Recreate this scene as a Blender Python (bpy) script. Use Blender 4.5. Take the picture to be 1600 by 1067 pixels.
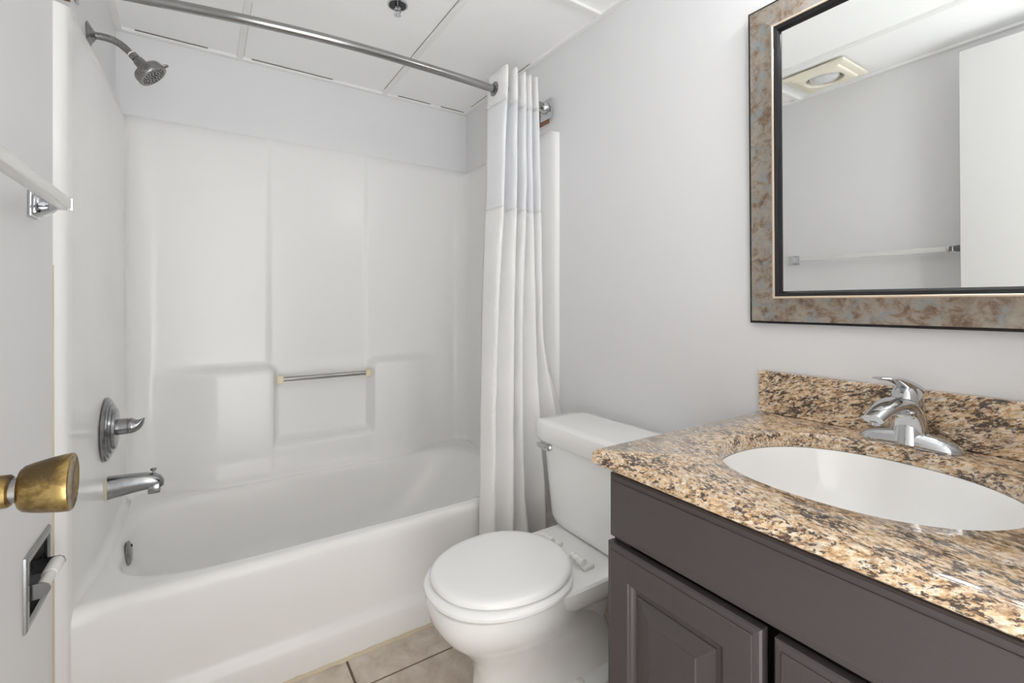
import bpy, bmesh, math, random
from mathutils import Vector, Matrix
random.seed(7)
PI = math.pi
for o in list(bpy.data.objects): bpy.data.objects.remove(o)
S = bpy.context.scene
COL = S.collection

# ------------------------------------------------------------------ camera, world, lights, exposure
W = 1.524          # room width, left wall x=0, right wall x=W
ZC = 2.172         # ceiling
YB = 2.358         # back wall
YF = -0.13         # wall with the doorway
cam = bpy.data.cameras.new('camera'); co = bpy.data.objects.new('camera', cam); COL.objects.link(co)
co.location = (.2886, 0, 1.1124)
co.rotation_euler = (PI/2, 0, -math.radians(33.29))
cam.sensor_width = 36; cam.lens = 731.16/1600*36
cam.shift_y = -(533.5-474.08)/1600
cam.clip_start = .02
S.camera = co
S.view_settings.view_transform = 'Standard'; S.view_settings.look = 'None'
S.view_settings.gamma = 1; S.view_settings.exposure = 0.48
S.view_settings.use_curve_mapping = False
S.cycles.max_bounces = 14; S.cycles.diffuse_bounces = 9

w = bpy.data.worlds.new('world'); S.world = w; w.use_nodes = True
wt = w.node_tree; wc = wt.nodes.new('ShaderNodeTexCoord'); wx = wt.nodes.new('ShaderNodeSeparateXYZ'); wr = wt.nodes.new('ShaderNodeValToRGB')
wm = wt.nodes.new('ShaderNodeMath'); wm.operation = 'MULTIPLY_ADD'; wm.inputs[1].default_value = .5; wm.inputs[2].default_value = .5
wt.links.new(wc.outputs['Generated'], wx.inputs[0]); wt.links.new(wx.outputs[2], wm.inputs[0]); wt.links.new(wm.outputs[0], wr.inputs[0])
# fill light added through the doorway, made brighter below eye level; no hall built
wr.color_ramp.elements[0].position = .42; wr.color_ramp.elements[0].color = (.95, .985, 1, 1)
wr.color_ramp.elements[1].position = .60; wr.color_ramp.elements[1].color = (.50, .475, .45, 1)
wt.links.new(wr.outputs[0], wt.nodes['Background'].inputs[0])
wt.nodes['Background'].inputs[1].default_value = 4.0
LAMP = 19.5        # emission of the two frosted shades above the mirror
def area(name, loc, rot, size, sy, power, col=(1, 1, 1)):
    l = bpy.data.lights.new(name, 'AREA'); l.shape = 'RECTANGLE'; l.size = size; l.size_y = sy
    l.energy = power; l.color = col
    o = bpy.data.objects.new(name, l); COL.objects.link(o); o.location = loc; o.rotation_euler = rot
    return o

# ------------------------------------------------------------------ materials
def mat(name, col, rough=.5, metal=0, spec=.5, coat=0, **k):
    m = bpy.data.materials.new(name); m.use_nodes = True
    b = m.node_tree.nodes['Principled BSDF']
    b.inputs['Base Color'].default_value = (*col, 1); b.inputs['Roughness'].default_value = rough
    b.inputs['Metallic'].default_value = metal; b.inputs['Specular IOR Level'].default_value = spec
    b.inputs['Coat Weight'].default_value = coat
    for kk, v in k.items(): b.inputs[kk.replace('_', ' ')].default_value = v
    return m
class N:
    def __init__(s, m): s.m = m; s.t = m.node_tree; s.b = s.t.nodes['Principled BSDF']
    def n(s, typ, **k):
        x = s.t.nodes.new(typ)
        for a, v in k.items():
            if a in ('operation', 'blend_type', 'data_type', 'noise_dimensions', 'feature', 'wave_type', 'bands_direction', 'distance', 'invert', 'wave_profile'): setattr(x, a, v)
            else: x.inputs[a.replace('_', ' ')].default_value = v
        return x
    def l(s, a, b): s.t.links.new(a, b)
    def coord(s, scale=(1, 1, 1), rot=(0, 0, 0), kind='Object'):
        t = s.n('ShaderNodeTexCoord'); m = s.n('ShaderNodeMapping')
        m.inputs['Scale'].default_value = scale; m.inputs['Rotation'].default_value = rot
        s.l(t.outputs[kind], m.inputs['Vector']); return m.outputs['Vector']
    def ramp(s, fac, stops):
        r = s.n('ShaderNodeValToRGB'); e = r.color_ramp.elements
        while len(e) < len(stops): e.new(.5)
        for q, (p, c) in zip(e, stops): q.position = p; q.color = (*c, 1) if len(c) == 3 else c
        s.l(fac, r.inputs['Fac']); return r.outputs['Color']
    def noise(s, vec, scale, detail=3, rough=.5, dist=0):
        x = s.n('ShaderNodeTexNoise', Scale=scale, Detail=detail, Roughness=rough, Distortion=dist)
        s.l(vec, x.inputs['Vector']); return x.outputs['Fac']
    def mix(s, fac, a, b, mode='MIX'):
        x = s.n('ShaderNodeMix', data_type='RGBA', blend_type=mode)
        for v, i in ((fac, 0), (a, 6), (b, 7)):
            if hasattr(v, 'links'): s.l(v, x.inputs[i])
            elif i == 0: x.inputs[0].default_value = v
            else: x.inputs[i].default_value = (*v, 1)
        return x.outputs[2]
    def math(s, op, a, b=0, c=0):
        x = s.n('ShaderNodeMath', operation=op)
        for v, i in ((a, 0), (b, 1), (c, 2)):
            if hasattr(v, 'links'): s.l(v, x.inputs[i])
            else: x.inputs[i].default_value = v
        return x.outputs[0]
    def base(s, c): s.l(c, s.b.inputs['Base Color'])
    def rough(s, c): s.l(c, s.b.inputs['Roughness'])
    def bump(s, h, strength=.2, dist=.001):
        x = s.n('ShaderNodeBump'); x.inputs['Strength'].default_value = strength; x.inputs['Distance'].default_value = dist
        s.l(h, x.inputs['Height']); s.l(x.outputs['Normal'], s.b.inputs['Normal'])
def painted(name, col, rough, nscale=180, strength=.15, var=.02):
    m = mat(name, col, rough); n = N(m); v = n.coord()
    f = n.noise(v, 3.5, 3)
    n.base(n.mix(f, tuple(c*(1-var) for c in col), tuple(min(1, c*(1+var)) for c in col)))
    n.bump(n.noise(v, nscale, 4), strength, .0008)
    return m
M = {}
M['wall'] = painted('grey_wall_paint', (.75, .745, .752), .42, 160, .25)
M['ceil'] = painted('ceiling_tile', (.94, .94, .935), .8, 420, .5)
M['ctrim'] = painted('ceiling_grid_paint', (.86, .855, .845), .5, 90, .05)
M['door'] = painted('white_door_paint', (.66, .655, .645), .4, 120, .1)
def gel(name, col, rough=.12):
    m = mat(name, col, rough, coat=0, spec=.32); n = N(m); v = n.coord()
    n.bump(n.noise(v, 14, 2), .06, .004)
    f = n.noise(v, 2.5, 3); n.base(n.mix(f, tuple(c*.985 for c in col), col)); return m
M['gel'] = gel('glossy_white_fibreglass', (.83, .825, .815), .2)
M['porc'] = mat('white_porcelain', (.88, .88, .87), .07, coat=.3)
M['seat'] = mat('white_enamelled_seat', (.90, .90, .895), .16)
M['plastic'] = mat('white_plastic', (.80, .79, .76), .35)
M['cream'] = mat('cream_plastic', (.78, .70, .50), .4)
M['vent'] = mat('pale_cream_vent', (.84, .79, .66), .4)
M['caulk'] = painted('yellowed_caulk', (.62, .54, .40), .7, 60, .8, .25)
def metal(name, col, rough, var=0, nsc=60):
    m = mat(name, col, rough, 1)
    if var:
        n = N(m); v = n.coord(); f = n.noise(v, nsc, 5, .6)
        n.rough(n.math('ADD', rough, n.math('MULTIPLY', n.math('SUBTRACT', f, .5), var)))
        n.base(n.mix(n.math('MULTIPLY', f, 1.0), tuple(c*.75 for c in col), col))
    return m
M['chrome'] = metal('polished_chrome', (.62, .63, .645), .05)
M['wornchrome'] = metal('worn_chrome', (.36, .365, .375), .22, .2, 90)
M['satin'] = metal('brushed_nickel', (.33, .325, .32), .28, .2, 120)
M['rodm'] = metal('dull_steel_rod', (.40, .395, .39), .22, .2, 200)
M['barm'] = metal('plain_steel', (.42, .41, .40), .22)
M['dark'] = mat('black_nozzle', (.02, .02, .02), .5)
M['darkrec'] = metal('tarnished_chrome_recess', (.30, .30, .30), .3, .3, 40)
M['black'] = mat('black_lacquer', (.012, .011, .012), .25)
M['red'] = mat('red_dot', (.5, .01, .01), .3); M['blue'] = mat('blue_dot', (.01, .05, .4), .3)
# brass with blotchy tarnish
m = mat('aged_brass', (.6, .4, .12), .25, 1); n = N(m); v = n.coord()
f = n.noise(v, 38, 5, .6, .4)
n.base(n.ramp(f, [(.38, (.13, .09, .045)), (.47, (.23, .155, .06)), (.54, (.38, .27, .105)), (.75, (.42, .29, .10))]))
n.rough(n.ramp(f, [(.4, (.45,)*3), (.6, (.2,)*3)])); n.bump(n.noise(v, 400, 3), .1, .0005); M['brass'] = m
# acrylic towel bar
m = mat('clear_ribbed_acrylic', (.86, .85, .82), .15); m.node_tree.nodes['Principled BSDF'].inputs['Transmission Weight'].default_value = .35; M['acryl'] = m
# cabinet paint: taupe over wood grain
def cabinet(name, vertical):
    c = (.066, .055, .057)
    m = mat(name, c, .42); n = N(m)
    sc = (60, 60, 3) if vertical else (60, 3, 60)
    v = n.coord(sc); g = n.noise(v, 5, 5, .6)
    n.base(n.mix(g, tuple(x*.9 for x in c), tuple(x*1.08 for x in c)))
    n.bump(g, .35, .0012); return m
M['cabv'] = cabinet('taupe_paint_upright_grain', True); M['cabh'] = cabinet('taupe_paint_level_grain', False)
# granite
m = mat('tan_speckled_granite', (.6, .45, .3), .1, coat=.5); n = N(m)
v0 = n.coord((1, 1, 1), (math.radians(25), math.radians(15), math.radians(14)))
mp = n.n('ShaderNodeMapping'); mp.inputs['Scale'].default_value = (1.7, .62, 1.7); n.l(v0, mp.inputs['Vector']); v = mp.outputs['Vector']
base = n.ramp(n.noise(v, 95, 8, .72, .2), [(.32, (.24, .13, .065)), (.41, (.46, .29, .15)), (.47, (.66, .45, .26)), (.54, (.78, .62, .44)), (.66, (.84, .78, .69))])
grey = n.ramp(n.noise(v, 55, 6, .7, .2), [(.54, (0, 0, 0)), (.66, (1, 1, 1))])
c1 = n.mix(n.math('MULTIPLY', grey, .7), base, (.46, .43, .40))
dk = n.noise(v, 125, 7, .72, .3)
big = n.noise(v, 22, 4, .6, .3)
dsum = n.math('ADD', dk, n.math('MULTIPLY', n.math('SUBTRACT', big, .5), .55))
dm = n.ramp(dsum, [(.508, (0, 0, 0)), (.57, (1, 1, 1))])
c2 = n.mix(n.math('MULTIPLY', dm, .96), c1, (.05, .036, .032))
bm_ = n.ramp(n.noise(v, 80, 7, .7, .3), [(.53, (0, 0, 0)), (.62, (1, 1, 1))])
c3 = n.mix(n.math('MULTIPLY', bm_, .6), c2, (.20, .11, .07))
n.base(c3); M['granite'] = m
# mirror frame leaf
m = mat('mottled_silver_leaf', (.5, .45, .4), .38, .45); n = N(m); v = n.coord()
f1 = n.noise(v, 30, 8, .72, .5); f2 = n.noise(v, 34, 5, .6)
c1 = n.ramp(f1, [(.36, (.17, .11, .075)), (.45, (.27, .205, .15)), (.53, (.36, .31, .26)), (.7, (.42, .38, .33))])
n.base(n.mix(n.ramp(f2, [(.52, (0, 0, 0)), (.66, (1, 1, 1))]), c1, (.30, .325, .335)))
M['leaf'] = m
M['leafedge'] = mat('champagne_bead', (.80, .66, .52), .3, .5)
M['mirror'] = mat('mirror_silvering', (.90, .91, .90), .0, 1)
# floor tile
m = mat('beige_stone_look_tile', (.5, .42, .33), .35); n = N(m); v = n.coord()
f = n.noise(v, 14, 6, .65, .5); g = n.noise(v, 55, 4, .6)
c = n.ramp(f, [(.3, (.42, .35, .28)), (.5, (.58, .51, .43)), (.7, (.72, .65, .57))])
n.base(n.mix(n.math('MULTIPLY', g, .35), c, (.50, .42, .34))); n.bump(g, .2, .001); M['tile'] = m
M['grout_gap_shade'] = painted('brown_grout_and_gap_shade', (.17, .125, .095), .85, 200, .4, .1)
# curtain cloths (uv in metres)
def cloth(name, col, waffle, trans=.0):
    m = mat(name, col, .8, spec=.2); n = N(m)
    m.node_tree.nodes['Principled BSDF'].inputs['Sheen Weight'].default_value = .1
    t = n.n('ShaderNodeTexCoord')
    if waffle:
        s_ = n.n('ShaderNodeSeparateXYZ'); n.l(t.outputs['UV'], s_.inputs[0])
        k = 2*PI/.011
        a = n.math('SINE', n.math('MULTIPLY', s_.outputs[0], k)); b = n.math('SINE', n.math('MULTIPLY', s_.outputs[1], k))
        h = n.math('MULTIPLY', a, b)
        n.bump(h, .4, .0012)
        f = n.math('MULTIPLY_ADD', h, .5, .5)
        n.base(n.mix(f, tuple(c*.95 for c in col), col))
    out = m.node_tree.nodes['Material Output']
    tr = n.n('ShaderNodeBsdfTranslucent'); tr.inputs['Color'].default_value = (*col, 1)
    mx = n.n('ShaderNodeMixShader'); mx.inputs[0].default_value = trans
    n.l(n.b.outputs[0], mx.inputs[1]); n.l(tr.outputs[0], mx.inputs[2]); n.l(mx.outputs[0], out.inputs['Surface'])
    return m
M['waffle'] = cloth('white_waffle_weave', (.96, .955, .95), True, .25)
M['sheer'] = cloth('sheer_white_voile', (.95, .95, .96), False, .4)
# lit shades
m = mat('lit_frosted_glass', (.9, .9, .88), .4); b = m.node_tree.nodes['Principled BSDF']
b.inputs['Emission Color'].default_value = (.98, .985, 1, 1); b.inputs['Emission Strength'].default_value = LAMP; M['lit'] = m
# wood block
m = mat('brown_wood', (.25, .12, .06), .5); n = N(m); v = n.coord((40, 6, 40))
n.base(n.ramp(n.noise(v, 3, 4), [(.3, (.12, .05, .025)), (.7, (.34, .16, .08))])); M['wood'] = m
m = mat('lens_glass', (.85, .87, .88), .08, .6); n = N(m)
vv = n.coord(); x = n.n('ShaderNodeTexVoronoi', Scale=90); n.l(vv, x.inputs['Vector']); n.bump(x.outputs['Distance'], .6, .004); M['lens'] = m

# ------------------------------------------------------------------ geometry helpers
def link(name, verts, faces, m, parent=None, smooth=True, root=None, autos=None, uvs=None):
    off = Vector(parent.get('_w', (0, 0, 0))) if parent is not None else Vector((0, 0, 0))
    if root is not None: off = Vector(root)
    me = bpy.data.meshes.new(name); me.from_pydata([tuple(Vector(v)-off) for v in verts], [], faces)
    me.materials.append(m)
    b = bmesh.new(); b.from_mesh(me); bmesh.ops.remove_doubles(b, verts=b.verts, dist=1e-6)
    bmesh.ops.recalc_face_normals(b, faces=b.faces); b.to_mesh(me); b.free()
    if uvs is not None:
        ul = me.uv_layers.new(name='UVMap')
        for l in me.loops: ul.data[l.index].uv = uvs[l.vertex_index]
    if smooth:
        for p in me.polygons: p.use_smooth = True
        if autos is not None: me.set_sharp_from_angle(angle=math.radians(autos))
    o = bpy.data.objects.new(name, me); COL.objects.link(o)
    if parent is not None:
        o.parent = parent; o.location = (0, 0, 0)
        o['_w'] = tuple(off)
    else:
        o.location = off; o['_w'] = tuple(off)
    return o
def thing(name, label, cat, loc, group=None):
    o = bpy.data.objects.new(name, None); COL.objects.link(o); o.location = loc; o['_w'] = tuple(loc)
    o.empty_display_size = .05
    o['label'] = label; o['category'] = cat
    if group: o['group'] = group
    return o
def tag(o, label, cat, group=None):
    o['label'] = label; o['category'] = cat
    if group: o['group'] = group
    return o
def struct(o): o['kind'] = 'structure'; return o
class G:
    """mesh collector"""
    def __init__(s): s.v = []; s.f = []
    def add(s, v, f):
        k = len(s.v); s.v += [tuple(x) for x in v]; s.f += [tuple(i+k for i in q) for q in f]; return s
    def box(s, a, b, bev=0, seg=2):
        bm = bmesh.new(); bmesh.ops.create_cube(bm, size=1)
        for v in bm.verts: v.co = Vector([(a[i]+b[i])/2 + v.co[i]*(b[i]-a[i]) for i in range(3)])
        if bev: bmesh.ops.bevel(bm, geom=list(bm.edges)+list(bm.verts), offset=bev, segments=seg, profile=.5, affect='EDGES')
        bm.verts.index_update()
        s.add([v.co.copy() for v in bm.verts], [[v.index for v in f.verts] for f in bm.faces]); bm.free(); return s
    def loft(s, rings, cap0=True, cap1=True, closed=True):
        n_ = len(rings[0]); v = [p for r in rings for p in r]; f = []
        for i in range(len(rings)-1):
            for j in range(n_ if closed else n_-1):
                a = i*n_+j; b = i*n_+(j+1) % n_
                f.append((a, b, b+n_, a+n_))
        if cap0: f.append(tuple(range(n_))[::-1])
        if cap1: f.append(tuple(range((len(rings)-1)*n_, len(rings)*n_)))
        return s.add(v, f)
    def grid(s, P):  # P rows of points
        r = len(P); c = len(P[0]); v = [p for q in P for p in q]
        return s.add(v, [(i*c+j, i*c+j+1, (i+1)*c+j+1, (i+1)*c+j) for i in range(r-1) for j in range(c-1)])
    def rev(s, prof, org, axis, n_=40, up=None, sx=1, sy=1, cap0=True, cap1=True):
        a = Vector(axis).normalized(); u = Vector(up) if up else (Vector((0, 0, 1)) if abs(a.z) < .9 else Vector((1, 0, 0)))
        u = (u - a*u.dot(a)).normalized(); w_ = a.cross(u)
        rings = []
        for (t, r) in prof:
            rings.append([Vector(org)+a*t+u*(r*sx*math.cos(2*PI*k/n_))+w_*(r*sy*math.sin(2*PI*k/n_)) for k in range(n_)])
        return s.loft(rings, cap0, cap1)
    def tube(s, pts, rad, n_=20, sec=None, cap=True, up=(0, 0, 1), rots=None):
        """sweep; rad float or list, sec optional list of (u,v) unit section"""
        P = [Vector(p) for p in pts]; rings = []; u = None
        for i, p in enumerate(P):
            t = (P[min(i+1, len(P)-1)]-P[max(i-1, 0)]).normalized()
            if u is None:
                u = Vector(up); u = u-t*u.dot(t)
                if u.length < 1e-3: u = Vector((1, 0, 0)); u = u-t*u.dot(t)
                u.normalize()
            else: u = (u-t*u.dot(t)).normalized()
            w_ = t.cross(u); r = rad[i] if isinstance(rad, (list, tuple)) else rad
            if not isinstance(r, (list, tuple)): r = (r, r)
            sc = sec or [(math.cos(2*PI*k/n_), math.sin(2*PI*k/n_)) for k in range(n_)]
            rings.append([p+u*(a*r[0])+w_*(b*r[1]) for a, b in sc])
        return s.loft(rings, cap, cap)
    def obj(s, name, m, parent=None, smooth=True, root=None, autos=35, uvs=None):
        return link(name, s.v, s.f, m, parent, smooth, root, autos, uvs)
def bez(p0, p1, p2, p3, n_=12):
    o = []
    for i in range(n_+1):
        t = i/n_; o.append(tuple((1-t)**3*a+3*(1-t)**2*t*b+3*(1-t)*t*t*c+t**3*d for a, b, c, d in zip(p0, p1, p2, p3)))
    return o
def catmull(P, sub=8):
    P = [Vector(p) for p in P]; Q = [P[0]*2-P[1]]+P+[P[-1]*2-P[-2]]; o = []
    for i in range(1, len(Q)-2):
        for k in range(sub):
            t = k/sub
            o.append(.5*((2*Q[i])+(Q[i+1]-Q[i-1])*t+(2*Q[i-1]-5*Q[i]+4*Q[i+1]-Q[i+2])*t*t+(3*Q[i]-Q[i-1]-3*Q[i+1]+Q[i+2])*t**3))
    return o+[P[-1]]
def sm(a, b, x):
    t = min(1, max(0, (x-a)/(b-a))); return t*t*(3-2*t)
def sq(n_=24, e=4):   # unit superellipse section
    r = []
    for k in range(n_):
        a = 2*PI*k/n_; c, s_ = math.cos(a), math.sin(a)
        r.append((math.copysign(abs(c)**(2/e), c), math.copysign(abs(s_)**(2/e), s_)))
    return r
def sring(xl, xr, yf, yb, z, e=2, N_=96):
    cx, cy, a, b = (xl+xr)/2, (yf+yb)/2, (xr-xl)/2, (yb-yf)/2
    return [(cx+a*u, cy+b*v_, z) for u, v_ in sq(N_, e)]

# ------------------------------------------------------------------ room shell
T = .1
g = G(); g.box((-T, YF-T-.05, -T), (W+T, YB+T, 0)); struct(g.obj('floor', M['grout_gap_shade'], smooth=False))
# tiles laid on the floor, one continuous tiled surface
g = G(); p = .33; gw = .007
xs = [.657+p*k for k in range(-2, 3)]; ys = [1.37+p*k for k in range(-5, 1)]
xe = [0.0]+[x for x in xs if 0 < x < W]+[W]; ye = [YF]+[y for y in ys if y > YF]+[1.70]
for i in range(len(xe)-1):
    for j in range(len(ye)-1):
        if xe[i+1]-xe[i] < .02 or ye[j+1]-ye[j] < .02: continue
        g.box((xe[i]+gw/2, ye[j]+gw/2, -.004), (xe[i+1]-gw/2, ye[j+1]-gw/2, .003), .0012, 1)
o = g.obj('trim_1', M['tile'], smooth=False); struct(o); o['label'] = 'beige stone look floor tiles'
g = G(); g.box((W, YF-T, -T), (W+T, YB+T, ZC+T)); struct(g.obj('wall_right', M['wall'], smooth=False))
g = G(); g.box((-T, YB, -T), (W+T, YB+T, ZC+T)); struct(g.obj('wall_back', M['wall'], smooth=False))
# left wall with an opening for the recessed holder
hy0, hy1, hz0, hz1 = 1.270, 1.405, .497, .608
g = G()
for a, b in (((-T, YF-T, -T), (0, hy0, ZC+T)), ((-T, hy1, -T), (0, YB+T, ZC+T)), ((-T, hy0, -T), (0, hy1, hz0)), ((-T, hy0, hz1), (0, hy1, ZC+T))): g.box(a, b)
struct(g.obj('wall_left', M['wall'], smooth=False))
# wall with the doorway behind the camera
g = G(); g.box((.86, YF-T, -T), (W, YF, ZC+T)); g.box((0, YF-T, 2.12), (.86, YF, ZC+T)); g.box((0, YF-T, 0), (.045, YF, 2.12))
struct(g.obj('wall_front', M['wall'], smooth=False))
g = G(); g.box((.045, YF-T-.01, 0), (.06, YF+.0, 2.12)); g.box((.845, YF-T-.01, 0), (.86, YF, 2.12)); g.box((.045, YF-T-.01, 2.105), (.86, YF, 2.12))
struct(g.obj('trim_2', M['door'], smooth=False))
# ceiling: lay-in tiles with a grid
g = G(); g.box((-T, YF-T, ZC+.010), (W+T, YB+T, ZC+.08)); struct(g.obj('ceiling', M['ceil'], smooth=False))
def bar(i, a, b, m=M['ctrim']): gg = G(); gg.box(a, b, .001, 1); return struct(gg.obj('trim_%d' % i, m, smooth=False))
ti = 3
for a, b in (((.405, YF, ZC-.001), (.428, YB-.02, ZC+.012)), ((1.038, YF, ZC-.001), (1.061, YB-.02, ZC+.012)),
             ((.428, 1.255, ZC-.001), (1.038, 1.278, ZC+.012)), ((1.061, 1.255, ZC-.001), (W-.02, 1.278, ZC+.012)), ((.02, 1.255, ZC-.001), (.405, 1.278, ZC+.012)),
             ((0, YB-.022, ZC-.002), (W, YB, ZC+.013)), ((W-.022, YF, ZC-.002), (W, YB-.022, ZC+.013)), ((0, YF, ZC-.002), (.022, YB-.022, ZC+.013))):
    bar(ti, a, b); ti += 1
# dark strips painting the shade in gaps where tiles sit off the grid
for a, b in (((.06, YB-.0245, ZC+.006), (.30, YB-.022, ZC+.0105)), ((.46, YB-.0240, ZC+.006), (.80, YB-.022, ZC+.0105)), ((1.12, YB-.0245, ZC+.006), (1.30, YB-.022, ZC+.0105)), ((1.36, YB-.0245, ZC+.006), (1.5, YB-.022, ZC+.0105)),
             ((.4285, 1.9, ZC+.008), (.430, YB-.03, ZC+.0105)), ((1.0365, 1.3, ZC+.008), (1.038, 2.3, ZC+.0105)), ((W-.0240, 1.7, ZC+.007), (W-.022, 2.25, ZC+.0105))):
    bar(ti, a, b, M['grout_gap_shade']); ti += 1
# no hall built; the added world fill shines through the doorway
# ------------------------------------------------------------------ open door with knob
g = G(); g.box((.088, -.10, .012), (.124, .598, 2.105), .002, 1)
dr = g.obj('door_1', M['door'], smooth=False, root=(.106, -.10, .012)); struct(dr); dr['label'] = 'white door swung open against the left wall'
KY, KZ = .535, .962
kn = G(); kn.rev([(0, .030), (.003, .030), (.007, .026), (.009, .014)], (.124, KY, KZ), (1, 0, 0), 40)
kn.rev([(.006, .0130), (.020, .0135), (.0335, .0128), (.035, .0115)], (.124, KY, KZ), (1, 0, 0), 32)
hk = kn.obj('door_knob', M['brass'], dr)
kn = G(); kn.rev([(.034, .0100), (.042, .0100)], (.124, KY, KZ), (1, 0, 0), 32); kn.obj('knob_shank', M['satin'], hk)
kn = G(); kn.rev([(.0395, .010), (.0400, .0155), (.0425, .0180), (.048, .0198), (.056, .0216), (.064, .0230), (.0700, .0237), (.0712, .0234), (.0718, .0224), (.0712, .0208), (.0702, .012), (.070, .001)], (.124, KY, KZ), (1, 0, 0), 56)
kn.obj('knob_grip', M['brass'], hk)
# edge of a light switch plate / strike near the door
# ------------------------------------------------------------------ tub and surround, one fibreglass unit
tub = thing('bathtub', 'white glossy fibreglass bathtub unit with moulded wall surround', 'bathtub', (.76, 1.92, 0))
ZS = 1.850
path = [(-0.002, 1.460), (.010, 1.466), (.018, 1.474), (.0215, 1.488), (.0225, 1.53), (.026, 1.60), (.032, 1.68), (.038, 1.78), (.041, 1.9), (.042, 2.05), (.042, 2.15)]
R = .085
for k in range(11):
    a = k/10*PI/2; path.append((.042+R-R*math.cos(a), 2.325-R+R*math.sin(a)))
for k in range(1, 150): path.append((.042+R + (1.487-.042-2*R)*k/150, 2.325))
for k in range(11):
    a = k/10*PI/2; path.append((1.487-R+R*math.sin(a), 2.325-R+R*math.cos(a)))
path += [(1.488, 2.12), (1.490, 1.95), (1.492, 1.80), (1.495, 1.68), (1.498, 1.60), (1.501, 1.555), (1.505, 1.533), (1.513, 1.523), (1.526, 1.520)]
zr = [0, .2, .33]+[.36+.012*k for k in range(46)]+[.92+.05*k for k in range(18)]+[1.80, 1.82, 1.835, 1.843, 1.848, ZS]
def disp(x, z):
    # moulded shelves each side, niche between, shallow ribs above
    def cor(u, v, r=.032):      # rounded block corner
        dd = math.hypot(max(u+r, 0), max(v+r, 0))-r if (u > -r and v > -r) else max(u, v)
        return sm(.012, -.014, dd)
    blk = max(cor(x-.546, z-.836), cor(.964-x, z-.836))
    outer = sm(.10, .34, x)*sm(1.36, 1.10, x)
    low = sm(.520, .488, z)*.97
    d = .076*max(blk, low)*outer
    rib = sm(.522, .532, x)*sm(.959, .949, x)
    d -= .010*rib*sm(.80, .87, z)
    # rim of the moulding flows outward at the bottom
    d += .02*sm(.46, .37, z)*outer
    return d
rows = []
def outer(x, y):   # path pushed out to the wall for the flared top
    if y < 1.53: return (x, y)
    f = sm(1.53, 1.62, y)
    if y > 2.24: 
        X = .003 if x < .06 else (W-.003 if x > 1.47 else x)
        if x < .127 : X = .003+(x-.042)/.085*.124
        if x > 1.402: X = W-.003-(1.487-x)/.085*.124
        return (X, 2.352)
    return (x*(1-f)+.003*f, y+(y-2.0)*.25*(y > 2.0)) if x < .5 else (x*(1-f)+(W-.003)*f, y+(y-2.0)*.25*(y > 2.0))
for z in zr:
    row = []
    k_ = max(0, min(1, (z-1.785)/(ZS-1.785)))**2.2
    fl = .022*max(0, min(1, (.405-z)/.035))**2
    for i, (x, y) in enumerate(path):
        d = disp(x, z) if y > 2.2 else 0
        xx, yy = x, y-d
        if y > 1.56:
            if y > 2.3: yy -= fl*(1 if .15 < x < 1.38 else .7)
            elif y > 2.24: yy -= fl*.6; xx += fl*.7*(1 if x < .5 else -1)
            else: xx += fl*sm(1.56, 1.66, y)*(1 if x < .5 else -1)
        if k_ > 0:
            ox, oy = outer(x, y); xx += (ox-xx)*k_; yy += (oy-yy)*k_
        zz = z
        if z > 1.70:   # rounded upper corner of the front flanges
            e_ = sm(1.62, 1.463, y)
            zz = z-(z-1.70)/.15*.048*e_**1.6
        row.append((xx, yy, zz))
    rows.append(row)
# lip back to the wall
rows.append([((-.001 if x < .12 else (W+.001 if x > 1.4 else x)) if not (2.24 < y and .06 < x < 1.47) else x, (y if y < 2.24 else YB+.001), rows[-1][i][2]+.0015) for i, (x, y) in enumerate(path)])
G().grid(rows).obj('wall_surround', M['gel'], tub, autos=60)
# apron
prof = [(1.549, .3725), (1.538, .372), (1.529, .368), (1.523, .360), (1.520, .348), (1.5195, .330), (1.522, .20), (1.523, .130), (1.520, .112), (1.511, .096), (1.507, .085), (1.506, .06), (1.506, 0)]
rows = []
nx = 60
for y, z in prof:
    row = []
    for k in range(nx+1):
        x = .0218+(1.5025-.0218)*k/nx
        e = max(sm(.06, .0218, x), sm(1.47, 1.5025, x))   # blends into the side flanges
        row.append((x, y-.012*e*sm(.0, .2, z)*(1 if z < .36 else .3), z))
    rows.append(row)
G().grid(rows).obj('apron', M['gel'], tub)
# deck + basin
rg = [sring(.005, 1.519, 1.5485, 2.34, .3722, 300), sring(.02, 1.503, 1.549, 2.335, .3725, 24), sring(.05, 1.44, 1.556, 2.24, .3735, 6), sring(.064, 1.405, 1.562, 2.215, .372, 4.6), sring(.072, 1.395, 1.568, 2.207, .367, 4.4),
      sring(.078, 1.385, 1.574, 2.200, .357, 4.2), sring(.082, 1.37, 1.580, 2.195, .340, 4.0), sring(.092, 1.32, 1.60, 2.18, .26, 3.8), sring(.118, 1.25, 1.62, 2.165, .16, 3.4), sring(.135, 1.19, 1.64, 2.145, .10, 3.2), sring(.165, 1.13, 1.67, 2.115, .068, 3),
      sring(.25, 1.05, 1.74, 2.04, .057, 2.6), sring(.45, .8, 1.83, 1.95, .054, 2)]
g = G(); g.loft(rg, False, True); g.obj('tub_basin', M['gel'], tub)
# caulk line at the floor
g = G(); pts = [(.03+1.45*k/80, 1.503+random.uniform(-.0015, .0015), .004) for k in range(81)]
g.tube(pts, [(.006+random.uniform(-.001, .002), .008+random.uniform(-.002, .003)) for _ in pts], 8); struct(g.obj('trim_%d' % ti, M['caulk'])); ti += 1
g = G(); g.tube([(.0012, 1.4605, .0), (.0012, 1.4605, .5), (.001, 1.4605, 1.2)], [.0028, .002, .0012], 8); struct(g.obj('trim_%d' % ti, M['caulk'])); ti += 1
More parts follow.
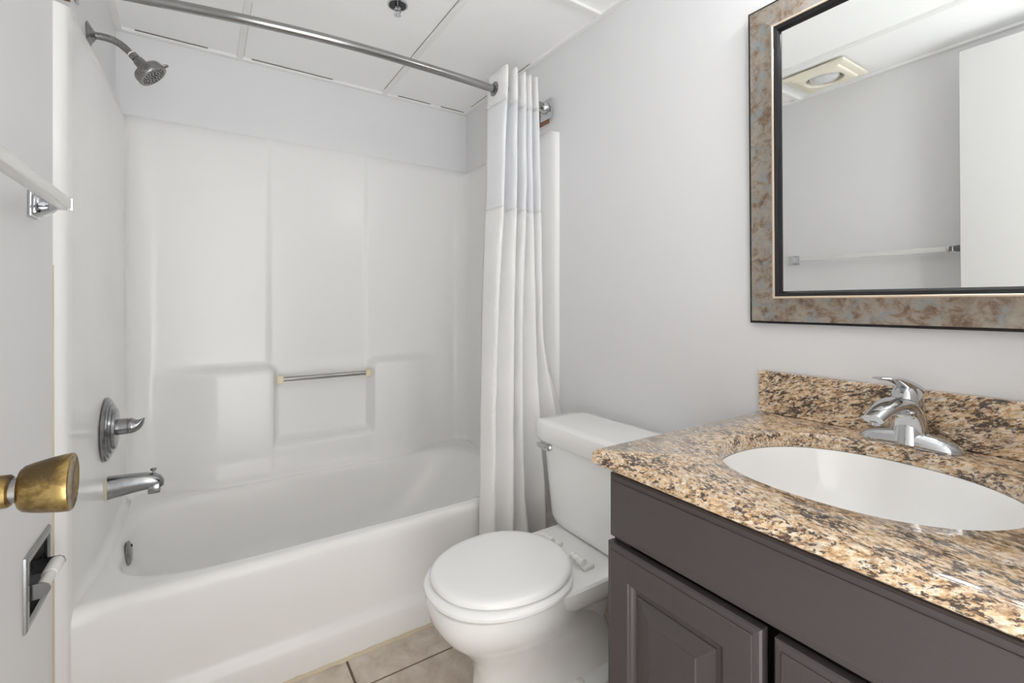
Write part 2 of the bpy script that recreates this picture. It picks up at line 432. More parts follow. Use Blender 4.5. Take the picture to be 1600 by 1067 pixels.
# grab bar across the niche
gb = G(); by, bz = 2.268, .779
gb.tube([(.565, by, bz), (.945, by, bz)], .0105, 24); gbo = gb.obj('grab_bar', M['barm'], tub); gbo['label'] = 'brushed steel bar across the soap niche'
for x0, x1 in ((.550, .577), (.934, .961)):
    q = G(); q.box((x0, by-.016, bz-.018), (x1, by+.013, bz+.016), .005, 3); q.obj('bar_socket', M['cream'], gbo)

# overflow, spout, valve, shower head
ov = G(); ov.rev([(0, .036), (.004, .037), (.009, .033), (.012, .024), (.013, .008), (.013, .001)], (.0845, 1.895, .326), (1, 0, .06), 40)
ovo = ov.obj('overflow_plate', M['wornchrome'], root=(.0845, 1.895, .326)); tag(ovo, 'round worn chrome overflow plate on the inner end of the tub', 'drain cover')
q = G()
for dz in (.022, -.022):
    q = G(); q.rev([(.010, .0045), (.0135, .004)], (.0845, 1.895, .326+dz), (1, 0, .06), 12); q.obj('screw', M['dark'], ovo)
sp = thing('tub_spout', 'worn chrome tub spout with a pull-up diverter above the tub', 'spout', (.041, 1.86, .55))
sec = sq(28, 3)
pp = [(.040, 1.86, .552), (.07, 1.86, .5535), (.10, 1.86, .555), (.13, 1.86, .555), (.148, 1.86, .553), (.161, 1.86, .548), (.169, 1.86, .541), (.173, 1.86, .533)]
g = G(); g.tube(pp, [(.034, .026), (.0315, .025), (.0285, .024), (.026, .023), (.024, .0225), (.021, .021), (.015, .018), (.008, .013)], sec=sec)
g.box((.140, 1.839, .517), (.171, 1.881, .547), .003, 2)
g.obj('spout_body', M['wornchrome'], sp)
g = G(); g.rev([(0, .004), (.012, .0035), (.014, .008), (.018, .0085), (.020, .006)], (.153, 1.86, .572), (0, 0, 1), 24); g.obj('diverter_knob', M['wornchrome'], sp)
g = G(); g.tube([(.0395, 1.86, .552), (.044, 1.86, .552)], (.037, .029), sec=sec); g.obj('caulk_ring', M['cream'], sp)
VV = 1.10
va = thing('shower_valve', 'round stepped chrome valve plate with single handle on the shower wall', 'valve', (.041, 1.84, .735))
g = G(); g.rev([(0, .094), (.004, .095), (.008, .092), (.009, .086), (.013, .084), (.014, .075), (.019, .073), (.020, .062), (.026, .060), (.028, .050), (.029, .02)], (.0405, 1.84, .735), (1, 0, 0), 64)
g.obj('escutcheon', M['wornchrome'], va)
g = G(); g.rev([(.024, .024), (.052, .024), (.053, .022), (.054, .022), (.055, .0235), (.061, .0235)], (.0405, 1.84, .738), (1, 0, 0), 36)
g.tube(bez((.100, 1.84, .738), (.113, 1.838, .738), (.120, 1.836, .742), (.130, 1.830, .757), 10), [(.0235-.020*(k/10)**1.4, .0235-.015*(k/10)**1.4) for k in range(11)], 24)
g.obj('valve_handle', M['wornchrome'], va)
sh = thing('wall_shower', 'round nickel shower head on a bent arm high on the left wall', 'shower head', (0, 1.841, 1.906))
g = G(); g.rev([(0.0005, .036), (.002, .036), (.004, .033), (.010, .022), (.016, .014), (.018, .010)], (0, 1.841, 1.906), (1, 0, 0), 40); g.obj('wall_flange', M['satin'], sh)
arm = bez((.004, 1.841, 1.906), (.055, 1.841, 1.915), (.075, 1.841, 1.905), (.103, 1.841, 1.874), 14)
g = G(); g.tube(arm, .0105, 20); g.obj('shower_arm', M['satin'], sh)
ax = Vector((.68, -.08, -.73)).normalized(); p0 = Vector((.100, 1.841, 1.879))
g = G(); g.rev([(0, .0118), (.004, .0118)], p0, ax, 20); g.obj('thread_tape', M['plastic'], sh)
hd = G(); hd.rev([(.004, .0125), (.018, .0125), (.019, .010), (.023, .010), (.024, .015), (.044, .017), (.047, .019), (.050, .030), (.055, .040), (.060, .0425), (.078, .0440), (.0815, .0425), (.082, .036), (.081, .001)], p0, ax, 56)
ho = hd.obj('spray_head', M['satin'], sh)
u = Vector((0, 1, 0)); u = (u-ax*u.dot(ax)).normalized(); w2 = ax.cross(u)
q = G(); c = p0+ax*.0815
for rr, cnt in ((.0, 1), (.009, 6), (.017, 10), (.025, 16), (.032, 22)):
    for k in range(cnt):
        a = 2*PI*k/cnt+rr*50; q.rev([(-.001, .0024), (.0016, .0018)], c+u*rr*math.cos(a)+w2*rr*math.sin(a), ax, 8)
q.obj('nozzle_set', M['dark'], ho)
q = G(); tdir = (Vector((1, -.2, .7))); tdir = (tdir-ax*tdir.dot(ax)).normalized()
q.tube([c-ax*.008+tdir*.040, c-ax*.007+tdir*.050, c-ax*.004+tdir*.056], [(.005, .008), (.0045, .007), (.003, .005)], 12); q.obj('spray_lever', M['satin'], ho)

# ------------------------------------------------------------------ curtain rod
rod = thing('shower_curtain_rod', 'long steel shower curtain rod spanning the tub opening', 'curtain rod', (.76, 1.56, 1.95))
rp = catmull([(.004, 1.655, 1.948), (.162, 1.629, 1.95), (.416, 1.583, 1.95), (.686, 1.556, 1.950), (1.058, 1.558, 1.950), (1.30, 1.573, 1.950), (1.515, 1.592, 1.950)], 8)
G().tube(rp, .0142, 24).obj('rod_tube', M['rodm'], rod)
for x, d, y in ((.0015, 1, 1.655), (W-.0135, -1, 1.594)):
    g = G(); x2 = x if d > 0 else x
    if d > 0: g.box((x, y-.036, 1.913), (x+.005, y+.036, 1.985), .002, 2)
    else: g.box((x-.005, y-.040, 1.895), (x, y+.036, 1.979), .002, 2)
    g.rev([(0.004, .027), (.010, .027), (.022, .021), (.026, .017)], (x, y, 1.947), (d, 0, 0), 32)
    g.obj('rod_flange', M['chrome'], rod)
g = G(); g.box((0, 1.40, 1.855), (.012, 1.562, 1.99)); o = g.obj('trim_%d' % ti, M['wood'], smooth=False); struct(o); ti += 1
g = G(); g.box((W-.0125, 1.588, 1.886), (W-.0005, 1.80, 1.955)); o = g.obj('trim_%d' % ti, M['wood'], smooth=False); struct(o); ti += 1

# ------------------------------------------------------------------ shower curtain
cur = thing('shower_curtain', 'white waffle weave shower curtain with a sheer band, gathered at right', 'curtain', (1.32, 1.53, .03))
K = {
 2.005: [(1.236, 1.625), (1.250, 1.500), (1.283, 1.605), (1.292, 1.497), (1.322, 1.605), (1.333, 1.500), (1.350, 1.605), (1.361, 1.502), (1.384, 1.605), (1.396, 1.503), (1.430, 1.575)],
 1.60: [(1.215, 1.600), (1.232, 1.494), (1.268, 1.590), (1.287, 1.492), (1.316, 1.585), (1.333, 1.495), (1.350, 1.590), (1.365, 1.498), (1.388, 1.590), (1.407, 1.500), (1.440, 1.565)],
 1.00: [(1.170, 1.555), (1.186, 1.468), (1.212, 1.535), (1.248, 1.456), (1.268, 1.535), (1.290, 1.460), (1.312, 1.530), (1.350, 1.456), (1.378, 1.535), (1.394, 1.470), (1.420, 1.530)],
 .62: [(1.142, 1.515), (1.163, 1.445), (1.190, 1.500), (1.225, 1.425), (1.250, 1.500), (1.272, 1.430), (1.308, 1.505), (1.345, 1.420), (1.385, 1.508), (1.440, 1.430), (1.505, 1.470)],
 .40: [(1.128, 1.495), (1.152, 1.430), (1.182, 1.482), (1.216, 1.408), (1.245, 1.480), (1.268, 1.412), (1.322, 1.500), (1.352, 1.400), (1.395, 1.500), (1.455, 1.405), (1.519, 1.430)],
 .22: [(1.123, 1.486), (1.149, 1.427), (1.180, 1.472), (1.212, 1.405), (1.243, 1.470), (1.280, 1.398), (1.345, 1.496), (1.375, 1.420), (1.400, 1.480), (1.470, 1.395), (1.520, 1.420)],
 .03: [(1.118, 1.480), (1.145, 1.425), (1.178, 1.468), (1.210, 1.402), (1.243, 1.465), (1.300, 1.392), (1.350, 1.490), (1.395, 1.425), (1.420, 1.470), (1.478, 1.392), (1.520, 1.415)]}
KZs = sorted(K)
def cur_row(z, sub=7):
    if z <= KZs[0]: c = K[KZs[0]]
    elif z >= KZs[-1]: c = K[KZs[-1]]
    else:
        i = max(k for k in range(len(KZs)) if KZs[k] <= z); i = min(i, len(KZs)-2)
        t = (z-KZs[i])/(KZs[i+1]-KZs[i]); t = t*t*(3-2*t)*.5+t*.5
        c = [tuple(a*(1-t)+b*t for a, b in zip(p_, q_)) for p_, q_ in zip(K[KZs[i]], K[KZs[i+1]])]
    c2 = [c[0]]
    for q_ in range(1, len(c)-1):
        g0 = min(c[q_+1][0]-c[q_][0], c[q_][0]-c[q_-1][0]) if q_ % 2 else .010
        wd = .0085 if q_ % 2 else .005
        sg = 1 if q_ % 2 else -1
        c2 += [(c[q_][0]-wd, c[q_][1]+sg*.006), (c[q_][0]+wd, c[q_][1]+sg*.006)]
    c2.append(c[-1])
    out = catmull([(x, y, z) for x, y in c2], sub)
    r = []
    for k, p_ in enumerate(out):
        s_ = k/len(out)
        wob = .0022*math.sin(z*13+s_*31)+.0015*math.sin(z*29-s_*57)
        r.append((p_.x+wob*.6, p_.y+wob*(1 if z < 1.8 else .3), z+.004*math.sin(s_*25)*(1 if z > .5 else .2)))
    return r
def cur_part(name, z0, z1, m, thick):
    n_ = max(3, int((z1-z0)/.02)); rows = [cur_row(z0+(z1-z0)*k/n_) for k in range(n_+1)]
    uv = []
    for k, r in enumerate(rows):
        L = 0
        for j, p_ in enumerate(r):
            if j: L += (Vector(K_ := rows[0][j])-Vector(rows[0][j-1])).length*1.0
            uv.append((L*1.0, z0+(z1-z0)*k/n_))
    g = G(); g.grid(rows); o = g.obj(name, m, cur, autos=None, uvs=uv)
    md = o.modifiers.new('thickness', 'SOLIDIFY'); md.thickness = thick; md.offset = 0
    return o
cur_part('header_band', 1.885, 2.015, M['waffle'], .003)
cur_part('sheer_panel', 1.470, 1.889, M['sheer'], .001)
cur_part('main_panel', .022, 1.474, M['waffle'], .003)
gr_ = cur_row(1.950, 14)   # grommets where the rod threads the folds
for a, b in zip(gr_, gr_[1:]):
    if (a[1]-1.566)*(b[1]-1.566) > 0: continue
    t = (1.566-a[1])/(b[1]-a[1]); x = a[0]+(b[0]-a[0])*t
    nr = Vector((b[1]-a[1], -(b[0]-a[0]), 0)).normalized()
    if nr.x > 0: nr = -nr
    g = G(); g.rev([(-.004, .017), (-.005, .026), (-.001, .0285), (.004, .0275), (.006, .022), (.004, .017), (-.004, .017)], (x, 1.566, 1.950), tuple(nr), 32, cap0=False, cap1=False)
    g.obj('grommet', M['wornchrome'], cur)

# ------------------------------------------------------------------ towel bar on the left wall
tb = thing('towel_bar', 'clear square towel bar on chrome brackets on the left wall', 'towel bar', (0, .93, 1.31))
g = G(); g.tube([(.058, .655, 1.308), (.058, 1.246, 1.308)], (.0108, .0108), sec=sq(24, 8), up=(0, 0, 1)); g.obj('bar', M['acryl'], tb)
for y, d in ((1.250, 1), (.650, -1)):
    g = G(); yc_ = y+d*.058
    g.box((.0005, yc_-.030, 1.284), (.006, yc_+.030, 1.334), .002, 2)
    # arm sweeping out and towards the bar end
    pts = bez((.004, yc_, 1.309), (.030, yc_-d*.004, 1.309), (.036, y+d*.010, 1.309), (.064, y+d*.002, 1.309), 12)
    g.tube(pts, [(.024-.0125*min(1, k/9), .016-.011*min(1, k/8)) for k in range(13)], sec=sq(20, 4))
    g.box((.046, y-.003, 1.2955), (.0715, y+.005, 1.3205), .0015, 2)
    g.obj('bracket', M['chrome'], tb)

# ------------------------------------------------------------------ recessed toilet paper holder
tp = thing('toilet_paper_holder', 'recessed chrome toilet paper holder with bare white roller, left wall', 'toilet paper holder', (0, 1.337, .552))
fy0, fy1, fz0, fz1 = 1.252, 1.423, .480, .626
def rectring(y0, y1, z0, z1, x): return [(x, y0, z0), (x, y1, z0), (x, y1, z1), (x, y0, z1)]
g = G(); g.loft([rectring(fy0, fy1, fz0, fz1, .0005), rectring(fy0+.001, fy1-.001, fz0+.001, fz1-.001, .004), rectring(fy0+.005, fy1-.005, fz0+.005, fz1-.005, .006), rectring(hy0-.004, hy1+.004, hz0-.004, hz1+.004, .006), rectring(hy0+.002, hy1-.002, hz0+.002, hz1-.002, .003), rectring(hy0+.002, hy1-.002, hz0+.002, hz1-.002, -.002)], False, False)
g.obj('frame', M['wornchrome'], tp, smooth=False)
g = G()
rr = [rectring(hy0+.002, hy1-.002, hz0+.002, hz1-.002, -.001)]
for k in range(1, 9):
    a = k/8*PI/2; rr.append(rectring(hy0+.002, hy1-.002, hz0+.002+.03*(1-math.cos(a)), hz1-.002-.03*(1-math.cos(a)), -.045*math.sin(a)))
g.loft(rr, False, True); g.obj('recess', M['darkrec'], tp)
for y in (hy0+.006, hy1-.009):
    g = G(); zc_ = .549
    ring = [(-.02, zc_-.016), (.02, zc_-.016), (.028, zc_-.011), (.034, zc_-.001), (.031, zc_+.009), (.023, zc_+.014), (-.02, zc_+.015)]
    g.loft([[(x, y, z) for x, z in ring], [(x, y+.003, z) for x, z in ring]]); g.obj('arm', M['wornchrome'], tp, smooth=False)
g = G(); g.rev([(.0, .0075), (.002, .0105), (.058, .0105)], (.020, hy0+.0095, .551), (0, 1, 0), 28); g.rev([(.056, .0125), (.058, .0135), (.112, .0135), (.1145, .009)], (.020, hy0+.0095, .551), (0, 1, 0), 28)
g.obj('roller', M['plastic'], tp)

# ------------------------------------------------------------------ toilet
TY = 1.112
to = thing('toilet', 'white two piece toilet with its round lid closed, beside the tub', 'toilet', (1.12, TY, 0))
def egg(xf, xb, hw, z, cy=TY, e=2.3, N_=64, xc=None):
    xc = xc if xc is not None else xb-(xb-xf)*.46
    r = []
    for u_, v_ in sq(N_, e): r.append((xc+(xb-xc if u_ > 0 else xc-xf)*u_, cy+hw*v_, z))
    return r
g = G()
g.loft([egg(.90, 1.40, .092, .0, e=3), egg(.897, 1.40, .092, .03, e=3), egg(.905, 1.38, .084, .06, e=3), egg(.905, 1.36, .080, .12, e=2.8), egg(.885, 1.33, .095, .165, e=2.6), egg(.845, 1.28, .118, .205), egg(.805, 1.23, .146, .245), egg(.780, 1.21, .164, .285), egg(.772, 1.20, .171, .32), egg(.776, 1.20, .170, .338), egg(.785, 1.19, .163, .343)], True, True)
# deck under the tank
def deck(x0, x1, hw, z, e=5): return egg(x0, x1, hw, z, e=e, xc=(x0+x1)/2)
g.loft([deck(1.13, 1.36, .065, .15, 3), deck(1.10, 1.38, .072, .19, 3), deck(1.07, 1.41, .092, .225, 3), deck(1.04, 1.44, .122, .255, 3.4), deck(1.015, 1.462, .148, .280, 4), deck(1.0, 1.475, .162, .305, 5), deck(.995, 1.48, .166, .325, 5.5), deck(.995, 1.48, .166, .338, 5.5), deck(1.0, 1.475, .161, .344, 5.5)])
# foot flange
g.loft([deck(1.02, 1.36, .128, .0, 3), deck(1.02, 1.36, .128, .012, 3), deck(1.03, 1.35, .118, .022, 3), deck(1.06, 1.33, .09, .03, 3)])
g.obj('bowl', M['porc'], to)
for s_ in (-1, 1):
    g = G(); g.rev([(0, .014), (.008, .014), (.014, .010), (.016, .003)], (1.185, TY+s_*.100, .021), (0, 0, 1), 24); g.obj('bolt_cap', M['plastic'], to)
# tank
def tr(x0, x1, y0, y1, z, e=9): return sring(x0, x1, y0, y1, z, e, 80)
g = G(); g.loft([tr(1.325, 1.47, TY-.165, TY+.165, .343, 5), tr(1.31, 1.482, TY-.178, TY+.178, .347, 6), tr(1.300, 1.487, TY-.188, TY+.188, .358, 7), tr(1.296, 1.49, TY-.195, TY+.195, .38, 8), tr(1.283, 1.495, TY-.218, TY+.218, .62, 9), tr(1.283, 1.495, TY-.218, TY+.218, .640, 9)])
g.obj('tank', M['porc'], to)
g = G(); g.loft([tr(1.279, 1.498, TY-.222, TY+.224, .634, 9), tr(1.268, 1.502, TY-.238, TY+.240, .636, 9), tr(1.264, 1.504, TY-.244, TY+.246, .642, 9), tr(1.262, 1.505, TY-.248, TY+.250, .688, 9), tr(1.265, 1.502, TY-.245, TY+.247, .697, 9), tr(1.273, 1.495, TY-.237, TY+.239, .7025, 9), tr(1.30, 1.47, TY-.2, TY+.2, .704, 9)])
g.obj('tank_lid', M['porc'], to)
g = G(); g.rev([(0, .013), (.006, .013), (.010, .010), (.014, .010)], (1.284, TY+.165, .617), (-1, 0, 0), 24)
g.tube([(1.269, TY+.158, .616), (1.266, TY+.175, .618), (1.262, TY+.195, .621), (1.262, TY+.207, .623)], [(.008, .006), (.010, .006), (.009, .005), (.006, .004)], sec=sq(16, 3))
g.obj('flush_lever', M['chrome'], to)
# seat ring
def ringp(k, z, grow):
    return egg(.775-grow, 1.185+grow*.3, .180+grow, z, e=2.15)
SX = .775
def lidr(gr, z, xf=.783, xb=1.182, hw=.176, e=2.12): return egg(xf-gr, xb+gr, hw+gr, z, e=e, cy=TY)
g = G(); g.loft([lidr(-.012, .346, .768, 1.182, .186), lidr(-.003, .347, .768, 1.182, .186), lidr(.001, .352, .768, 1.182, .186), lidr(.001, .359, .768, 1.182, .186), lidr(-.004, .365, .768, 1.182, .186), lidr(-.012, .368, .768, 1.182, .186)])
g.obj('seat', M['seat'], to)
g = G(); g.loft([lidr(-.012, .370), lidr(-.003, .371), lidr(0, .375), lidr(0, .380), lidr(-.004, .386), lidr(-.012, .390), lidr(-.03, .3925), lidr(-.09, .394)])
g.obj('lid', M['seat'], to)
for s_ in (-1, 1):
    hy = TY-.003+s_*.072
    g = G()
    g.rev([(-.026, .0105), (-.025, .0115), (-.009, .0115), (-.008, .0095), (-.006, .0095), (-.005, .0115), (.009, .0115), (.010, .0095), (.012, .0095), (.013, .0115), (.024, .0115), (.025, .0105)], (1.199, hy, .366), (0, 1, 0), 24)
    g.box((1.198, hy-.034, .345), (1.236, hy-.012, .358), .003, 2)
    g.obj('hinge', M['plastic'], to)

# ------------------------------------------------------------------ vanity
VY1 = .658; VY0 = -.10; VX = .940
va = thing('vanity_cabinet', 'dark taupe painted vanity cabinet under the granite top', 'cabinet', (1.23, .28, 0))
g = G(); g.box((VX+.022, VY1-.04, .09), (VX+.040, VY1, .797)); g.box((VX+.022, VY0, .09), (VX+.040, VY1-.04, .125)); g.box((VX+.022, VY0, .125), (VX+.040, VY0+.04, .797)); g.box((VX+.040, VY0, .09), (W-.001, VY0+.018, .797)); g.box((VX+.040, VY1-.018, .09), (W-.001, VY1, .797)); g.box((W-.010, VY0+.018, .09), (W-.001, VY1-.018, .797)); g.box((VX+.04, VY0+.018, .09), (W-.01, VY1-.018, .105)); g.box((VX+.08, VY0, 0), (W-.001, VY1, .09)); g.obj('cabinet_body', M['cabv'], va, smooth=False)
def moulded(name, y0, y1, z0, z1, m, raised, x=VX):
    g = G()
    def rc(ins, h): return [(x+.021-h, y0+ins, z0+ins), (x+.021-h, y1-ins, z0+ins), (x+.021-h, y1-ins, z1-ins), (x+.021-h, y0+ins, z1-ins)]
    seq = [(0, 0), (0, .014), (.003, .017), (.011, .0185), (.0112, .0202), (.013, .021)]
    if raised: seq += [(.055, .021), (.0565, .0185), (.060, .0165), (.063, .0125), (.066, .0105), (.072, .0105), (.073, .0125), (.102, .0195), (.104, .021), (.108, .021)]
    g.loft([rc(a, b) for a, b in seq], True, True)
    return g.obj(name, m, va, smooth=False)
moulded('drawer_front', VY0+.002, VY1-.003, .664, .785, M['cabh'], False, VX+.001).location.z = 0
moulded('door', .358, VY1+.001, .115, .652, M['cabv'], True, VX-.001)
moulded('door', .052, .341, .115, .652, M['cabv'], True, VX-.001)
# countertop with oval cut-out
CZ = .831; CX0, CX1, CY0, CY1 = .916, W-.0008, -.115, .672
EC = (1.222, .345); EA, EB = .203, .213
ct = thing('countertop', 'tan speckled granite countertop with backsplash and oval cut-out', 'countertop', (1.22, .28, .8))
angs = sorted([2*PI*k/128 for k in range(128)]+[math.atan2(y-EC[1], x-EC[0]) % (2*PI) for x in (CX0, CX1) for y in (CY0, CY1)])
def rectpt(a, ins=0):
    c, s_ = math.cos(a), math.sin(a); x0, x1, y0, y1 = CX0+ins, CX1, CY0, CY1-ins
    t = min([v for v in (((x1-EC[0])/c if c > 1e-9 else ((x0-EC[0])/c if c < -1e-9 else 1e9)), ((y1-EC[1])/s_ if s_ > 1e-9 else ((y0-EC[1])/s_ if s_ < -1e-9 else 1e9)))])
    return EC[0]+c*t, EC[1]+s_*t
def elp(a, gr=0, A=EA, B=EB):
    A += gr; B += gr; c, s_ = math.cos(a), math.sin(a); e = 2.25
    r = 1/((abs(c)/A)**e+(abs(s_)/B)**e)**(1/e); return EC[0]+c*r, EC[1]+s_*r
rings = []
for ins, z in ((.004, .8015), (0, .805), (0, .822), (.002, .828), (.006, CZ)): rings.append([(*rectpt(a, ins), z) for a in angs])
for gr, z in ((.004, CZ), (.001, .8295), (0, .827), (0, .803), (.001, .8015)): rings.append([(*elp(a, gr), z) for a in angs])
rings.append(rings[0])
g = G(); g.loft(rings, False, False); g.obj('counter_slab', M['granite'], ct, autos=50)
g = G(); g.box((W-.021, CY0, CZ+.0005), (W-.0008, CY1-.0005, .937), .0015, 2); g.obj('backsplash', M['granite'], ct, smooth=False)
# undermount sink
sk = thing('sink', 'white oval undermount sink bowl set in the granite top', 'sink', (EC[0], EC[1], .66))
rings = [[(*elp(a, gr), z) for a in angs] for gr, z in ((.022, .788), (.022, .8008), (-.001, .8008), (-.004, .797), (-.010, .78), (-.022, .745), (-.045, .71), (-.085, .685), (-.14, .672), (-.18, .669), (-.185, .665), (-.14, .662), (-.085, .675), (-.035, .705), (-.010, .745), (.006, .788))]
rings.append(rings[0])
g = G(); g.loft(rings, False, False); g.obj('basin', M['porc'], sk)
g = G(); g.rev([(0, .026), (.005, .026), (.006, .020), (.004, .016), (.004, .002)], (EC[0], EC[1], .664), (0, 0, 1), 32); g.obj('drain', M['chrome'], sk)

# faucet
fc = thing('faucet', 'chrome single lever faucet standing behind the oval sink', 'faucet', (1.462, .345, CZ))
FY = .345; FX = 1.462
g = G(); ln = 30; secs = []
pts = []; rad = []
for k in range(ln+1):
    t = -1+2*k/ln; y = FY+t*.083
    hh = .019+.016*max(0, 1-abs(t)); e = math.sqrt(max(0, 1-abs(t)**6))
    pts.append((y, hh*max(.25, e), .024*max(.25, e)+.004*(1-abs(t))))
rings = []
for y, h, wd in pts:
    rings.append([(FX+wd*u_, y, CZ+.001+(h*max(0, v_) if v_ > 0 else 0)) for u_, v_ in sq(28, 2.6)])
g.loft(rings); g.obj('base_plate', M['chrome'], fc)
# body and spout
g = G()
g.rev([(0, .034), (.012, .033), (.030, .029), (.050, .0255), (.058, .0250)], (FX+.003, FY, CZ+.001), (0, 0, 1), 36)
sp_ = bez((FX+.002, FY, .838), (FX-.004, FY, .925), (FX-.060, FY+.006, .935), (FX-.118, FY+.020, .893), 18)
g.tube(sp_, [((.020-.010*(k/18)), (.031-.012*(k/18)**1.5)) for k in range(19)], sec=sq(24, 2.4), up=(1, 0, 0))
g.rev([(0, .011), (.006, .011)], Vector(sp_[-1])+Vector((.012, -.002, -.010)), (-.15, 0, 1), 20)
g.obj('spout', M['chrome'], fc)
# handle dome and lever
g = G(); hc = (FX-.010, FY, .890)
g.rev([(0, .0240), (.004, .0262), (.014, .0272), (.030, .0268), (.046, .0245), (.057, .0185), (.063, .010), (.065, .001)], hc, (-.05, 0, 1), 36)
g.tube(bez((FX+.004, FY-.004, .940), (FX-.030, FY+.002, .962), (FX-.050, FY+.010, .967), (FX-.086, FY+.022, .968), 12), [(.013-.0095*min(1, k/9), .021-.006*math.sin(k/12*PI)) if k < 12 else (.002, .008) for k in range(13)], sec=sq(20, 2.3), up=(0, 0, 1))
hn = g.obj('lever_handle', M['chrome'], fc)
bd = Vector((-.90, -.36, .0)).normalized(); bp = Vector((FX-.012, FY, .921))+bd*.0278
for m_, s_ in (('red', 1), ('blue', -1)):
    q = G(); t_ = Vector((0, 0, 1)).cross(bd).normalized()
    ring = [bp+t_*(s_*.0052*math.sin(PI*k/10))*-1+Vector((0, 0, 1))*(.0052*math.cos(PI*k/10)) for k in range(11)]
    q.loft([[p_-bd*.002 for p_ in ring], [p_+bd*.0012 for p_ in ring]]); q.obj('%s_dot' % m_, M[m_], hn, smooth=False)
g = G(); g.tube([(FX+.036, FY-.004, CZ+.02), (FX+.036, FY-.004, .925)], .002, 8); g.rev([(0, .004), (.006, .005), (.009, .003)], (FX+.036, FY-.004, .925), (0, 0, 1), 12); g.obj('lift_rod', M['chrome'], fc)

# ------------------------------------------------------------------ framed mirror
MX, MY, MZ = W-.0035, .345, 1.061
mr = thing('framed_mirror', 'wall mirror in a mottled silver frame above the sink', 'mirror', (MX, MY, MZ))
my0, my1, mz1 = -.005, .694, 1.878
def mring(ins, h): return [(MX-h, my0+ins, MZ+ins), (MX-h, my1-ins, MZ+ins), (MX-h, my1-ins, mz1-ins), (MX-h, my0+ins, mz1-ins)]
def mpart(name, prof, m, par=mr): g = G(); g.loft([mring(a, b) for a, b in prof], False, False); return g.obj(name, m, par, smooth=False)
mpart('outer_band', [(.004, 0), (0, 0), (0, .014), (.001, .0175), (.0062, .0185)], M['black'])
fr_ = [(.0062, .0180), (.0068, .0200)]+[(.006+.058*k/10, .020+.006*math.sin(k/10*PI*.5+0)-.004*math.sin(k/10*PI)) for k in range(1, 11)]
mpart('frame', fr_, M['leaf'])
mpart('frame_bead', [(.064, .026), (.0655, .0275), (.068, .0275), (.0695, .0255)], M['leafedge'])
mpart('inner_lip', [(.0695, .0255), (.0705, .0235), (.0775, .0215), (.0815, .0150), (.0825, .0115), (.0825, .010)], M['black'])
g = G(); g.box((MX-.011, my0+.072, MZ+.072), (MX-.006, my1-.072, mz1-.072)); g.obj('mirror_glass', M['mirror'], mr, smooth=False)
mr.rotation_euler = (0, -math.radians(.75), 0)

# ------------------------------------------------------------------ vanity light above the mirror (above the frame edge)
vl = thing('vanity_light', 'two shade wall light above the framed mirror', 'wall light', (W, .345, 1.985))
g = G(); g.box((W-.022, .21, 1.955), (W-.001, .48, 2.015), .006, 3); g.obj('back_plate', M['satin'], vl)
for y in (.265, .425):
    g = G(); g.tube(bez((W-.02, y, 1.985), (W-.10, y, 2.02), (W-.13, y, 2.01), (W-.13, y, 1.975), 10), .006, 12); g.obj('arm', M['satin'], vl)
    g = G(); g.rev([(0, .016), (-.010, .020), (-.030, .032), (-.060, .041), (-.078, .045), (-.080, .040), (-.072, .02), (-.070, .001)], (W-.13, y, 1.982), (0, 0, 1), 32); g.obj('glass_shade', M['lit'], vl)

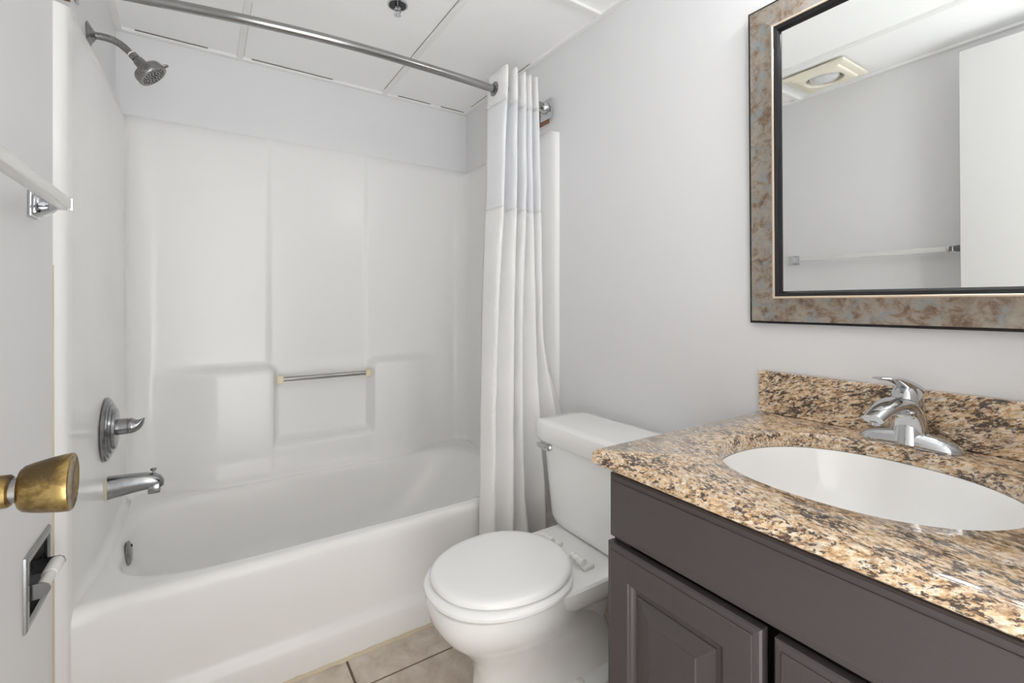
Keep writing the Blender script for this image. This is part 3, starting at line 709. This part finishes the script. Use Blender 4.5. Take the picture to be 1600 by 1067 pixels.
# ------------------------------------------------------------------ ceiling fittings
spk = thing('fire_sprinkler', 'small chrome fire sprinkler in the ceiling above the tub', 'sprinkler', (.866, 1.625, ZC+.01))
cx, cy = .866, 1.625
g = G(); g.rev([(0, .036), (-.003, .0355), (-.0045, .033), (-.003, .0305), (.0, .030)], (cx, cy, ZC+.009), (0, 0, 1), 40, cap0=False, cap1=False); g.obj('escutcheon_ring', M['chrome'], spk)
g = G(); g.rev([(-.0005, .031), (-.001, .001)], (cx, cy, ZC+.009), (0, 0, 1), 32, cap0=False); g.obj('cup', M['black'], spk)
g = G(); g.rev([(0, .011), (-.012, .011), (-.014, .008)], (cx, cy, ZC+.009), (0, 0, 1), 20)
for s_ in (-1, 1): g.tube(bez((cx+s_*.009, cy, ZC-.003), (cx+s_*.014, cy, ZC-.012), (cx+s_*.010, cy, ZC-.020), (cx, cy, ZC-.027), 8), .002, 8)
g.tube([(cx, cy, ZC-.003), (cx, cy, ZC-.026)], .0025, 8)
g.obj('sprinkler_body', M['chrome'], spk)
g = G()
for k in range(12):
    a = k*PI/6; c_, s_ = math.cos(a), math.sin(a); t_ = Vector((-s_, c_, 0))
    pts = [Vector((cx, cy, ZC-.029))+Vector((c_, s_, 0))*r_+t_*w_ for r_, w_ in ((.002, .001), (.012, .0028), (.0125, 0), (.012, -.0028), (.002, -.001))]
    g.loft([pts, [p_+Vector((0, 0, .0015)) for p_ in pts]])
g.rev([(0, .005), (.003, .005)], (cx, cy, ZC-.030), (0, 0, 1), 16)
g.obj('deflector', M['chrome'], spk, smooth=False)
fan = thing('bathroom_heat_lamp', 'cream square ceiling vent with round heat lamp, seen in the mirror', 'ceiling lamp', (.215, 1.055, ZC))
fx, fy, hs = .215, 1.055, .132
def cr(h_, z): return sring(fx-h_, fx+h_, fy-h_, fy+h_, z, 40, 96)
def rd(r, z): return [(fx+r*u_/max(1e-9, math.hypot(u_, v_)), fy+r*v_/max(1e-9, math.hypot(u_, v_)), z) for u_, v_ in sq(96, 2)]
g = G(); g.loft([cr(hs, ZC-.001), cr(hs, ZC-.010), cr(hs-.006, ZC-.013), cr(hs-.028, ZC-.013), cr(hs-.032, ZC-.020), cr(hs-.036, ZC-.022), rd(.080, ZC-.022), rd(.077, ZC-.019), rd(.075, ZC+.006)], False, False); g.obj('grille_frame', M['vent'], fan, autos=30)
g = G(); g.rev([(0.006, .075), (.0065, .001)], (fx, fy, ZC), (0, 0, 1), 40, cap0=False); g.obj('lamp_recess', M['black'], fan)
g = G(); g.rev([(.004, .062), (-.012, .062), (-.021, .052), (-.027, .032), (-.029, .001)], (fx, fy, ZC), (0, 0, 1), 40); g.obj('heat_lamp_bulb', M['lens'], fan)

for o in bpy.data.objects:
    if '_w' in o: del o['_w']
